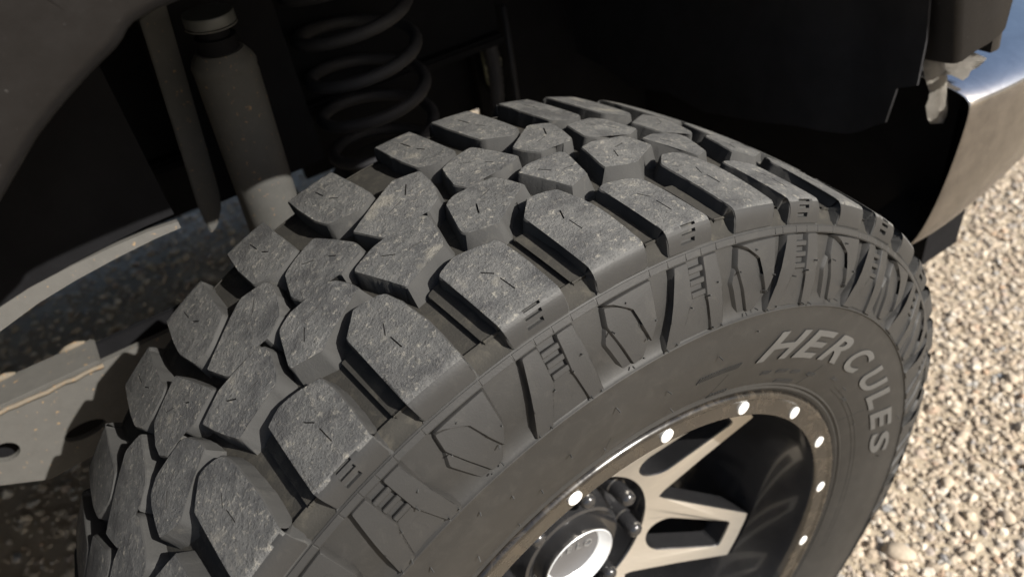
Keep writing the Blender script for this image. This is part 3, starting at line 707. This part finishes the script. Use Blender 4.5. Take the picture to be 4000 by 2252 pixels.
for r in rows:
    v = r[-1].co
    k = bm.verts.new((v.x * 1.15 if v.x < 0 else min(v.x * 1.22 + 0.02, 0.572), 0.0845, min(v.z + (0.14 if v.x < 0.45 else 0.004 + 0.3 * (0.57 - v.x)), 1.45)))
    t = bm.verts.new((max(min(v.x * 1.5, 0.545), -0.9), 0.085, max(v.z + 0.30, 1.36)))
    sk.append((k, t))
for i in range(len(rows) - 1):
    bm.faces.new((rows[i][-1], sk[i][0], sk[i + 1][0], rows[i + 1][-1])); bm.faces.new((sk[i][0], sk[i][1], sk[i + 1][1], sk[i + 1][0]))
bmesh.ops.recalc_face_normals(bm, faces=bm.faces[:])
fender = part(from_bm('fender', bm, [M['paint']], ang=50))
# turned-in rear edge of the fender
bm = bmesh.new()
cs = [(0.560, 0.0866), (0.570, 0.0858), (0.578, 0.088), (0.581, 0.094), (0.582, 0.22), (0.560, 0.22)]
lo = [bm.verts.new((x, y, Z + 0.3690)) for x, y in cs]; hi = [bm.verts.new((x - 0.095, y, Z + 0.95)) for x, y in cs]
for i in range(len(cs)): j = (i + 1) % len(cs); bm.faces.new((lo[i], lo[j], hi[j], hi[i]))
bm.faces.new(lo)
bmesh.ops.recalc_face_normals(bm, faces=bm.faces[:])
o = from_bm('fender_edge', bm, [M['paint']], ang=40); o.parent = fender
# chrome bumper end, wrapped round the corner
bm = bmesh.new()
sec = []
for x, yt, yb, dz in ((0.0, 0.100, 0.106, 0.0), (0.02, 0.0955, 0.104, 0.0), (0.09, 0.088, 0.106, 0.0), (0.2, 0.092, 0.13, 0.0), (0.32, 0.125, 0.185, 0.0), (0.44, 0.22, 0.28, 0.0), (0.50, 0.36, 0.41, 0.0), (0.52, 0.8, 0.8, 0.0), (0.52, 1.0, 1.0, 0.0)):
    row = []
    for yy, z, lean in ((yt + 0.16, 0.338, -0.030), (yt + 0.10, 0.332, -0.025), (yt + 0.045, 0.322, -0.012), (yt + 0.016, 0.312, -0.003), (yt + 0.004, 0.303, 0.0), (yt, 0.290, -0.002), (yt + 0.001, 0.235, -0.008), (yt + 0.002, 0.18, -0.02), (yb, 0.117, -0.046), (yb + 0.03, 0.113, -0.047), (yb + 0.09, 0.112, -0.047)):
        k = max(0.0, 1 - x / 0.25)
        row.append(bm.verts.new((0.579 + x + lean * k, yy, Z + z)))
    sec.append(row)
for A, B in zip(sec, sec[1:]):
    for j in range(len(A) - 1): bm.faces.new((A[j], A[j + 1], B[j + 1], B[j]))
bmesh.ops.recalc_face_normals(bm, faces=bm.faces[:])
bmesh.ops.solidify(bm, geom=bm.faces[:], thickness=0.003)
for f in bm.faces: f.material_index = 0 if f.calc_center_median().z > Z + 0.301 else 1  # split by height: the side carries the painted brown reflection
bump = from_bm('bumper', bm, [M['chrome'], M['chromeside']], ang=70)
m = bump.modifiers.new('smooth', 'SUBSURF'); m.levels = 2; m.render_levels = 2
part(bump)
# near-black boxes standing in for the shade inside the bumper end
bm = bmesh.new(); bx(bm, (0.640, 0.145, Z + 0.02), (0.72, 0.9, Z + 0.285)); bx(bm, (0.72, 0.36, Z + 0.16), (0.98, 0.9, Z + 0.285)); part(from_bm('bumper_shade_fill', bm, [M['under']]))
# frayed dusty flap hanging behind the arch
bm = bmesh.new(); rws = []
for t in np.linspace(0, 1, 9):
    w = (0.020 if t < 0.92 else 0.010) * (1 + 0.12 * math.sin(t * 9)); c = Vector((0.551 + 0.031 * t, 0.14 - 0.004 * math.sin(t * 3), Z + 0.352 - 0.084 * t))
    rws.append([bm.verts.new(c + Vector((w * s * 0.95, 0.010 * (1 - s * s) * -1 + rng.normal() * 0.001, -abs(s) * 0.004 * (t > 0.8) - 0.35 * w * s))) for s in (-1, -0.5, 0, 0.5, 1)])
for A, B in zip(rws, rws[1:]):
    for j in range(4): bm.faces.new((A[j], A[j + 1], B[j + 1], B[j]))
bmesh.ops.solidify(bm, geom=bm.faces[:], thickness=0.004)
part(from_bm('frayed_flap', bm, [M['cloth']], ang=60))
bm = bmesh.new(); rws = []
for t in np.linspace(0, 1, 6):
    c0 = Vector((0.553 + 0.05 * t, 0.122 + 0.006 * t, Z + 0.3345 + 0.006 * t)); 
    rws.append([bm.verts.new(c0 + Vector((0.003 * s, -(0.013 + 0.006 * rng.random()) * s, 0.001 + 0.006 * rng.random() * (1 - abs(s))))) for s in (-1, -0.4, 0.3, 1)])
for A, B in zip(rws, rws[1:]):
    for j in range(3): bm.faces.new((A[j], A[j + 1], B[j + 1], B[j]))
bmesh.ops.solidify(bm, geom=bm.faces[:], thickness=0.003)
part(from_bm('torn_seal', bm, [M['cloth']], ang=60))
# black plastic splash liner with a scalloped lower edge
bm = bmesh.new(); rws = []
edge = [(0.116, 0.350), (0.138, 0.340), (0.145, 0.297), (0.161, 0.286), (0.178, 0.272), (0.196, 0.262), (0.225, 0.257), (0.26, 0.255), (0.323, 0.236), (0.417, 0.222), (0.50, 0.222), (0.577, 0.214), (0.66, 0.22), (0.75, 0.24)]
for y, ze in edge:
    row = []
    for a in np.linspace(0, 1, 10):
        if a < 0.45: x = 0.50; z = ze + (0.40 - ze) * a / 0.45
        else:
            t = (a - 0.45) / 0.55 * 1.25; x = 0.02 + 0.48 * math.cos(t); z = 0.40 + 0.285 * math.sin(t)
        row.append(bm.verts.new((x + 0.006 * math.sin(y * 40), y, Z + z)))
    rws.append(row)
for A, B in zip(rws, rws[1:]):
    for j in range(9): bm.faces.new((A[j], A[j + 1], B[j + 1], B[j]))
bmesh.ops.recalc_face_normals(bm, faces=bm.faces[:])
bmesh.ops.solidify(bm, geom=bm.faces[:], thickness=0.003)
part(from_bm('arch_liner', bm, [M['liner']], ang=50))
# front half of the liner and roof of the arch
bm = bmesh.new(); rws = []
for y in (0.115, 0.2, 0.32, 0.45, 0.60, 0.70):
    row = []
    for a in np.linspace(math.radians(70), math.radians(166), 16):
        row.append(bm.verts.new(((0.60 - 0.10 * max(0, y - 0.3)) * math.cos(a), y, Z + 0.08 + 0.605 * math.sin(a))))
    rws.append(row)
for A, B in zip(rws, rws[1:]):
    for j in range(15): bm.faces.new((A[j], A[j + 1], B[j + 1], B[j]))
bmesh.ops.recalc_face_normals(bm, faces=bm.faces[:])
bmesh.ops.solidify(bm, geom=bm.faces[:], thickness=0.003)
part(from_bm('wheel_well', bm, [M['liner']], ang=50))
# rear inner liner coloured dark for shade; tapered pale strip stands in for sunlight
LE = [(-0.62, 0.245), (-0.45, 0.322), (-0.371, 0.350), (-0.333, 0.361), (-0.297, 0.3675), (-0.26, 0.372), (-0.224, 0.375), (-0.198, 0.3755)]
bm = bmesh.new(); top = [(x, z + 0.20) for x, z in LE]
prism(bm, [(x, 0.405, Z + z + 0.012) for x, z in LE] + [(x, 0.412, Z + z) for x, z in top[::-1]], (0, 1, 0), 0.004)
il = part(from_bm('inner_liner', bm, [M['under']], ang=40))
bm = bmesh.new(); n = len(LE)
prism(bm, [(x, 0.398, Z + z) for x, z in LE] + [(x, 0.404, Z + z + 0.004 + 0.017 * (1 - i / (n - 1))) for i, (x, z) in list(enumerate(LE))[::-1]], (0, 1, 0), 0.006)
o = from_bm('liner_sun_strip', bm, [M['armsteel']], ang=40); o.parent = il  # top edge shaped like the edge of the arch's shadow
# frame rail: channel with a flange, dusty lower edge
bm = bmesh.new()
bx(bm, (-2.6, 0.62, Z + 0.355), (0.30, 0.635, Z + 0.60)); bmesh.ops.bevel(bm, geom=bm.edges[:], offset=0.004, segments=2, affect='EDGES')
fr = part(from_bm('frame_rail', bm, [M['under']], ang=40))
bm = bmesh.new(); bx(bm, (-2.6, 0.606, Z + 0.340), (0.30, 0.70, Z + 0.3545)); bmesh.ops.bevel(bm, geom=bm.edges[:], offset=0.004, segments=2, affect='EDGES')
o = from_bm('rail_flange', bm, [M['under']], ang=40); o.parent = fr
bm = bmesh.new(); tube(bm, [(0.02, 0.618, Z + 0.52), (0.02, 0.624, Z + 0.52)], 0.012, 20); part(from_bm('frame_hole_plug', bm, [M['gloss']]))
# inner panel behind the coil
bm = bmesh.new(); bx(bm, (-0.9, 0.71, Z + 0.36), (0.30, 0.73, Z + 0.9)); bx(bm, (0.0, 0.732, Z + 0.2), (0.31, 0.745, Z + 0.6)); bx(bm, (0.30, 0.715, Z + 0.0), (0.95, 0.73, Z + 0.9)); part(from_bm('inner_panel', bm, [M['under']]))
# radius arm: dusty pressed plate with holes and a welded top flange
bm = bmesh.new()
AY = 0.48
pl = [(-0.80, 0.185), (-0.48, 0.135), (-0.439, 0.111), (-0.319, 0.118), (-0.18, 0.135), (-0.18, 0.2225), (-0.80, 0.2225)]
prism(bm, [(x, AY, Z + z) for x, z in pl], (0, 1, 0), 0.008)
hol = [(-0.455, 0.171, 0.0135, 0.0125), (-0.382, 0.151, 0.022, 0.0105)]
arm = from_bm('radius_arm', bm, [M['armsteel']], ang=30); part(arm)
for hx, hz, ha, hb in hol:
    bm = bmesh.new(); prism(bm, [(hx + ha * math.cos(t), AY - 0.01, Z + hz + hb * math.sin(t)) for t in np.linspace(0, 2 * math.pi, 25)[:-1]], (0, 1, 0), 0.03)
    me = bpy.data.meshes.new('cut'); bm.to_mesh(me); bm.free(); c = bpy.data.objects.new('cut', me); COL.objects.link(c)
    md = arm.modifiers.new('hole', 'BOOLEAN'); md.object = c; md.operation = 'DIFFERENCE'; md.solver = 'EXACT'
    dg = bpy.context.evaluated_depsgraph_get(); me2 = bpy.data.meshes.new_from_object(arm.evaluated_get(dg)); arm.modifiers.clear(); arm.data = me2
    bpy.data.objects.remove(c)
bm = bmesh.new()
bx(bm, (-0.80, AY - 0.003, Z + 0.2228), (-0.330, AY + 0.046, Z + 0.2285)); bmesh.ops.bevel(bm, geom=bm.edges[:], offset=0.002, segments=2, affect='EDGES')
fl = from_bm('arm_flange', bm, [M['armsteel']], ang=40); fl.parent = arm
bm = bmesh.new(); pts = [(-0.80 + 0.0098 * k, AY - 0.0035 + rng.normal() * 0.0006, Z + 0.2215 + rng.normal() * 0.0006) for k in range(49)]
tube(bm, pts, [0.0020 + 0.0009 * rng.random() for _ in pts], 8); w = from_bm('weld_bead', bm, [M['rust']], ang=60); w.parent = arm
for sx in (-0.425, -0.352, -0.52):
    bm = bmesh.new(); tube(bm, [(sx - 0.014, AY + 0.044, Z + 0.2285), (sx - 0.006, AY + 0.044, Z + 0.2297), (sx + 0.004, AY + 0.044, Z + 0.230), (sx + 0.013, AY + 0.044, Z + 0.2285)], [0.0015, 0.0036, 0.0040, 0.0015], 10)
    w = from_bm('weld_bead', bm, [M['rust']], ang=None); w.parent = arm
bm = bmesh.new(); prism(bm, [(x, AY + 0.038, Z + z + 0.004) for x, z in pl[:5] + [(-0.18, 0.218), (-0.80, 0.218)]], (0, 1, 0), 0.008); w = from_bm('arm_back_plate', bm, [M['under']], ang=30); w.parent = arm
# front axle tube
bm = bmesh.new(); tube(bm, [(0, 0.20, Z), (0, 1.7, Z)], 0.045, 24); part(from_bm('axle', bm, [M['under']]))
bm = bmesh.new(); tube(bm, [(0, 0.135, Z), (0, 0.19, Z)], 0.165, 48); tube(bm, [(0, 0.19, Z), (0, 0.22, Z)], 0.10, 32); part(from_bm('brake_disc', bm, [M['under']], ang=40))
# shock absorber
def axis_pts(p0, p1, ts): return [Vector(p0).lerp(Vector(p1), t) for t in ts]
S0 = Vector((-0.110, 0.470, Z + 0.20)); S1 = Vector((-0.094, 0.450, Z + 0.535))
bm = bmesh.new(); tube(bm, axis_pts(S0, S1, (0, 0.02, 0.83, 0.845)), [0.028, 0.0300, 0.0300, 0.029], 32)
sh = from_bm('shock_absorber', bm, [M['steel']], ang=40); part(sh)
bm = bmesh.new(); tube(bm, axis_pts(S0, S1, (0.845, 0.86, 0.875, 0.90)), [0.0300, 0.0305, 0.0285, 0.022], 28); o = from_bm('shock_collar', bm, [M['steel']], ang=40); o.parent = sh
bm = bmesh.new(); tube(bm, axis_pts(S0, S1, (0.88, 0.94)), 0.019, 24); tube(bm, axis_pts(S0, S1, (0.92, 0.99)), 0.014, 24); o = from_bm('shock_rod', bm, [M['under']], ang=40); o.parent = sh
bm = bmesh.new(); tube(bm, axis_pts(S0, S1, (0.972, 0.976, 1.0, 1.004)), [0.021, 0.0232, 0.0232, 0.0224], 32); o = from_bm('shock_washer', bm, [M['cadm']], ang=40); o.parent = sh
bm = bmesh.new(); tube(bm, axis_pts(S0, S1, (0.969, 0.9735)), 0.0238, 32); o = from_bm('washer_rim', bm, [M['steel']], ang=40); o.parent = sh
# shock tower channel
bm = bmesh.new()
prism(bm, [(-0.146, 0.50, Z + 0.535), (-0.118, 0.50, Z + 0.545), (-0.143, 0.505, Z + 0.345), (-0.148, 0.505, Z + 0.325), (-0.160, 0.505, Z + 0.306), (-0.170, 0.505, Z + 0.300), (-0.170, 0.505, Z + 0.335)], (0, 1, 0), 0.006)
bmesh.ops.bevel(bm, geom=bm.edges[:], offset=0.0015, segments=2, affect='EDGES')
part(from_bm('shock_bracket', bm, [M['steel']], ang=40))
bm = bmesh.new(); bx(bm, (-0.148, 0.508, Z + 0.33), (-0.02, 0.60, Z + 0.56)); part(from_bm('shock_tower', bm, [M['under']]))
# coil spring
bm = bmesh.new(); cc = Vector((0.066, 0.535, 0)); pts = []
for k in range(0, 181):
    t = k / 24 * 2 * math.pi * 0.72; a = t
    pts.append((cc.x + 0.066 * math.cos(a), cc.y + 0.066 * math.sin(a), Z + 0.285 + 0.0485 * t / (2 * math.pi)))
tube(bm, pts, 0.0072, 12); part(from_bm('coil_spring', bm, [M['springm']], ang=None, smooth=True))
bm = bmesh.new(); tube(bm, [(cc.x, cc.y, Z + 0.255), (cc.x, cc.y, Z + 0.272), (cc.x, cc.y, Z + 0.278)], [0.080, 0.080, 0.070], 36); tube(bm, [(cc.x, cc.y, Z + 0.03), (cc.x, cc.y, Z + 0.26)], 0.045, 20)
part(from_bm('spring_seat', bm, [M['steel']], ang=40))
# ribbed hose, bracket and bolts at the back of the well
bm = bmesh.new(); pts = [(0.300 + 0.010 * math.sin(k * 0.12), 0.68 - 0.002 * k * 0.3, Z + 0.38 - 0.006 * k) for k in range(34)]
tube(bm, pts, [0.0105 + 0.0016 * (k % 2) for k in range(34)], 14); part(from_bm('ribbed_hose', bm, [M['springm']], ang=60))
bm = bmesh.new(); prism(bm, [(0.309, 0.70, Z + 0.300), (0.325, 0.70, Z + 0.310), (0.336, 0.70, Z + 0.285), (0.326, 0.70, Z + 0.262), (0.336, 0.70, Z + 0.240), (0.322, 0.70, Z + 0.222), (0.310, 0.70, Z + 0.250)], (0, 1, 0), 0.006)
zb = from_bm('zinc_bracket', bm, [M['zinc']], ang=40); part(zb)
bm = bmesh.new(); tube(bm, [(0.324, 0.699, Z + 0.283), (0.322, 0.690, Z + 0.283)], 0.0115, 20); tube(bm, [(0.324, 0.69, Z + 0.283), (0.319, 0.676, Z + 0.283)], 0.0068, 6)
o = from_bm('hex_bolt', bm, [M['zinc']], ang=40); o.parent = zb
bm = bmesh.new(); tube(bm, [(0.352, 0.69, Z + 0.36), (0.352, 0.69, Z + 0.25), (0.345, 0.68, Z + 0.18), (0.34, 0.66, Z + 0.10)], 0.005, 8); part(from_bm('wire', bm, [M['springm']], ang=None))
# unseen boxes for engine bay, cab and far side, added to block light
bm = bmesh.new()
bx(bm, (-2.6, 0.13, Z + 0.70), (0.98, 1.75, Z + 0.98))
bx(bm, (-2.7, 0.10, Z - 0.02), (-0.58, 0.22, Z + 0.70))
bx(bm, (0.62, 0.26, Z + 0.345), (0.98, 1.60, Z + 0.70)); bx(bm, (-2.6, 1.80, Z - 0.30), (0.98, 1.95, Z + 0.70)); bx(bm, (0.80, 0.35, Z - 0.12), (0.98, 1.6, Z + 0.30)); bx(bm, (-4.2, 0.3, Z - 0.2), (-4.0, 2.2, Z + 0.6))  # low far side and detached end box added to keep sky light out
bx(bm, (-2.6, 0.74, Z + 0.38), (0.60, 1.6, Z + 0.70))
part(from_bm('body_occluder', bm, [M['under']]))

# ------------------------------------------------------------------ gravel
ico = [(-0.5257, 0, 0.8507), (0.5257, 0, 0.8507), (-0.5257, 0, -0.8507), (0.5257, 0, -0.8507), (0, 0.8507, 0.5257), (0, 0.8507, -0.5257), (0, -0.8507, 0.5257), (0, -0.8507, -0.5257), (0.8507, 0.5257, 0), (-0.8507, 0.5257, 0), (0.8507, -0.5257, 0), (-0.8507, -0.5257, 0)]
icf = [(1, 4, 0), (4, 9, 0), (4, 5, 9), (8, 5, 4), (1, 8, 4), (1, 10, 8), (10, 3, 8), (8, 3, 5), (3, 2, 5), (3, 7, 2), (3, 10, 7), (10, 6, 7), (6, 11, 7), (6, 0, 11), (6, 1, 0), (10, 1, 6), (11, 0, 9), (2, 11, 9), (5, 2, 9), (11, 2, 7)]
ico = np.array(ico); icf = np.array(icf)
def subdiv(v, f):
    v = list(map(tuple, v)); d = {}; o = []
    def mid(a, b):
        k = (min(a, b), max(a, b))
        if k not in d:
            m = (np.array(v[a]) + np.array(v[b])) / 2; v.append(tuple(m / np.linalg.norm(m))); d[k] = len(v) - 1
        return d[k]
    for a, b, c in f:
        x, y, z = mid(a, b), mid(b, c), mid(c, a); o += [(a, x, z), (b, y, x), (c, z, y), (x, y, z)]
    return np.array(v), np.array(o)
ico2, icf2 = subdiv(ico, icf)
def inview(x, y, marg=0.35):
    d = Vector((x, y, 0)) - CAMP; w = d.dot(CF)
    if w < 0.05: return False
    a = d.dot(CR) / w / (18 / 26.45); b = d.dot(CU) / w / (18 * 0.5625 / 26.45)
    return abs(a) < 1 + marg and abs(b) < 1 + marg * 1.5
def rocks(n, region, smin, smax, V0, F0, power=1.7, dens=None):
    xs = rng.uniform(region[0], region[1], n); ys = rng.uniform(region[2], region[3], n)
    V = []; F = []; off = 0
    u = rng.random(n); s = smin * (1 + u ** 3.2 * (smax / smin - 1))
    for i in range(n):
        if not inview(xs[i], ys[i]): continue
        q = rng.normal(size=4); q /= np.linalg.norm(q); w, x, y, z = q
        R = np.array([[1 - 2 * (y * y + z * z), 2 * (x * y - z * w), 2 * (x * z + y * w)], [2 * (x * y + z * w), 1 - 2 * (x * x + z * z), 2 * (y * z - x * w)], [2 * (x * z - y * w), 2 * (y * z + x * w), 1 - 2 * (x * x + y * y)]])
        v = V0 * (1 + rng.normal(size=(len(V0), 1)) * 0.17); v = v * np.array([1, rng.uniform(0.6, 1), rng.uniform(0.45, 0.85)]) * s[i] * 0.5
        v = v @ R.T; v[:, 2] *= 0.68
        V.append(v + np.array([xs[i], ys[i], gz(xs[i], ys[i]) + s[i] * 0.12])); F.append(F0 + off); off += len(V0)
    return np.concatenate(V), np.concatenate(F)
def np_mesh(name, V, F, m, smooth):
    me = bpy.data.meshes.new(name); me.vertices.add(len(V)); me.vertices.foreach_set('co', V.astype(np.float32).ravel())
    me.loops.add(F.size); me.loops.foreach_set('vertex_index', F.astype(np.int32).ravel())
    me.polygons.add(len(F)); me.polygons.foreach_set('loop_start', np.arange(0, F.size, 3, dtype=np.int32)); me.polygons.foreach_set('loop_total', np.full(len(F), 3, np.int32))
    me.polygons.foreach_set('use_smooth', np.full(len(F), smooth)); me.update(calc_edges=True)
    return mobj(name, me, [m])
parts_ = [rocks(86000, (0.2, 2.2, -0.5, 1.4), 0.005, 0.021, ico, icf), rocks(24000, (-1.6, 1.2, 0.5, 2.8), 0.010, 0.030, ico, icf), rocks(26000, (1.6, 4.5, -0.2, 3.2), 0.009, 0.025, ico, icf), rocks(1500, (0.3, 1.6, -0.5, 0.9), 0.014, 0.028, ico2, icf2)]
V = []; F = []; o_ = 0
for v, f in parts_: V.append(v); F.append(f + o_); o_ += len(v)
gv = np_mesh('gravel', np.concatenate(V), np.concatenate(F), M['stone'], False)
tag(gv, label='loose tan and grey gravel covering the ground', kind='stuff')

def pebble(x, y, s, sq, rot, seed):
    r2 = np.random.default_rng(seed); v, f = subdiv(ico2, icf2); v = v.copy()
    for _ in range(7):
        d = r2.normal(size=3); d /= np.linalg.norm(d); k = v @ d; cut = r2.uniform(0.72, 0.93); v -= np.outer(np.clip(k - cut, 0, None), d) * 0.85
    v *= 1 + 0.02 * r2.normal(size=(len(v), 1)); v = v * np.array([1, sq, sq * 0.75]) * s / 2
    c, s_ = math.cos(rot), math.sin(rot); v = v @ np.array([[c, s_, 0], [-s_, c, 0], [0, 0, 1]])
    o = np_mesh('pebble', v, f, M['stone'], True); o.location = (x, y, gz(x, y) + s * sq * 0.75 * 0.30); return o
PEB = [(0.54, 0.018, 0.052, 0.62, 2.2, 'largest oval tan stone, lying in the gravel nearest the bottom edge of the photo'),
 (0.711, 0.05, 0.028, 0.75, 0.4, 'rounded stone between tyre and right edge, level with the lower rim bolts'),
 (0.772, 0.02, 0.031, 0.62, 1.9, 'elongated stone in the gravel close to the right edge, right of the rim'),
 (0.725, -0.046, 0.027, 0.8, 0.9, 'chunky stone at the right edge, just above the bottom corner of the gravel'),
 (0.615, -0.047, 0.026, 0.7, 2.6, 'stone in the gravel near the bottom right corner, right of the largest oval stone'),
 (0.818, 0.091, 0.027, 0.72, 0.2, 'stone in the gravel to the right of the last letter on the tyre sidewall'),
 (1.004, 0.114, 0.027, 0.8, 1.2, 'stone against the right edge of the photo, below the chrome bumper corner'),
 (1.048, 0.217, 0.026, 0.75, 2.4, 'stone just under the lower edge of the bumper, right of the tyre shoulder')]
for i, (x, y, s, sq, r, lb) in enumerate(PEB): tag(pebble(x, y, s, sq, r, 50 + i), lb, 'stone', 'larger stones in the gravel')
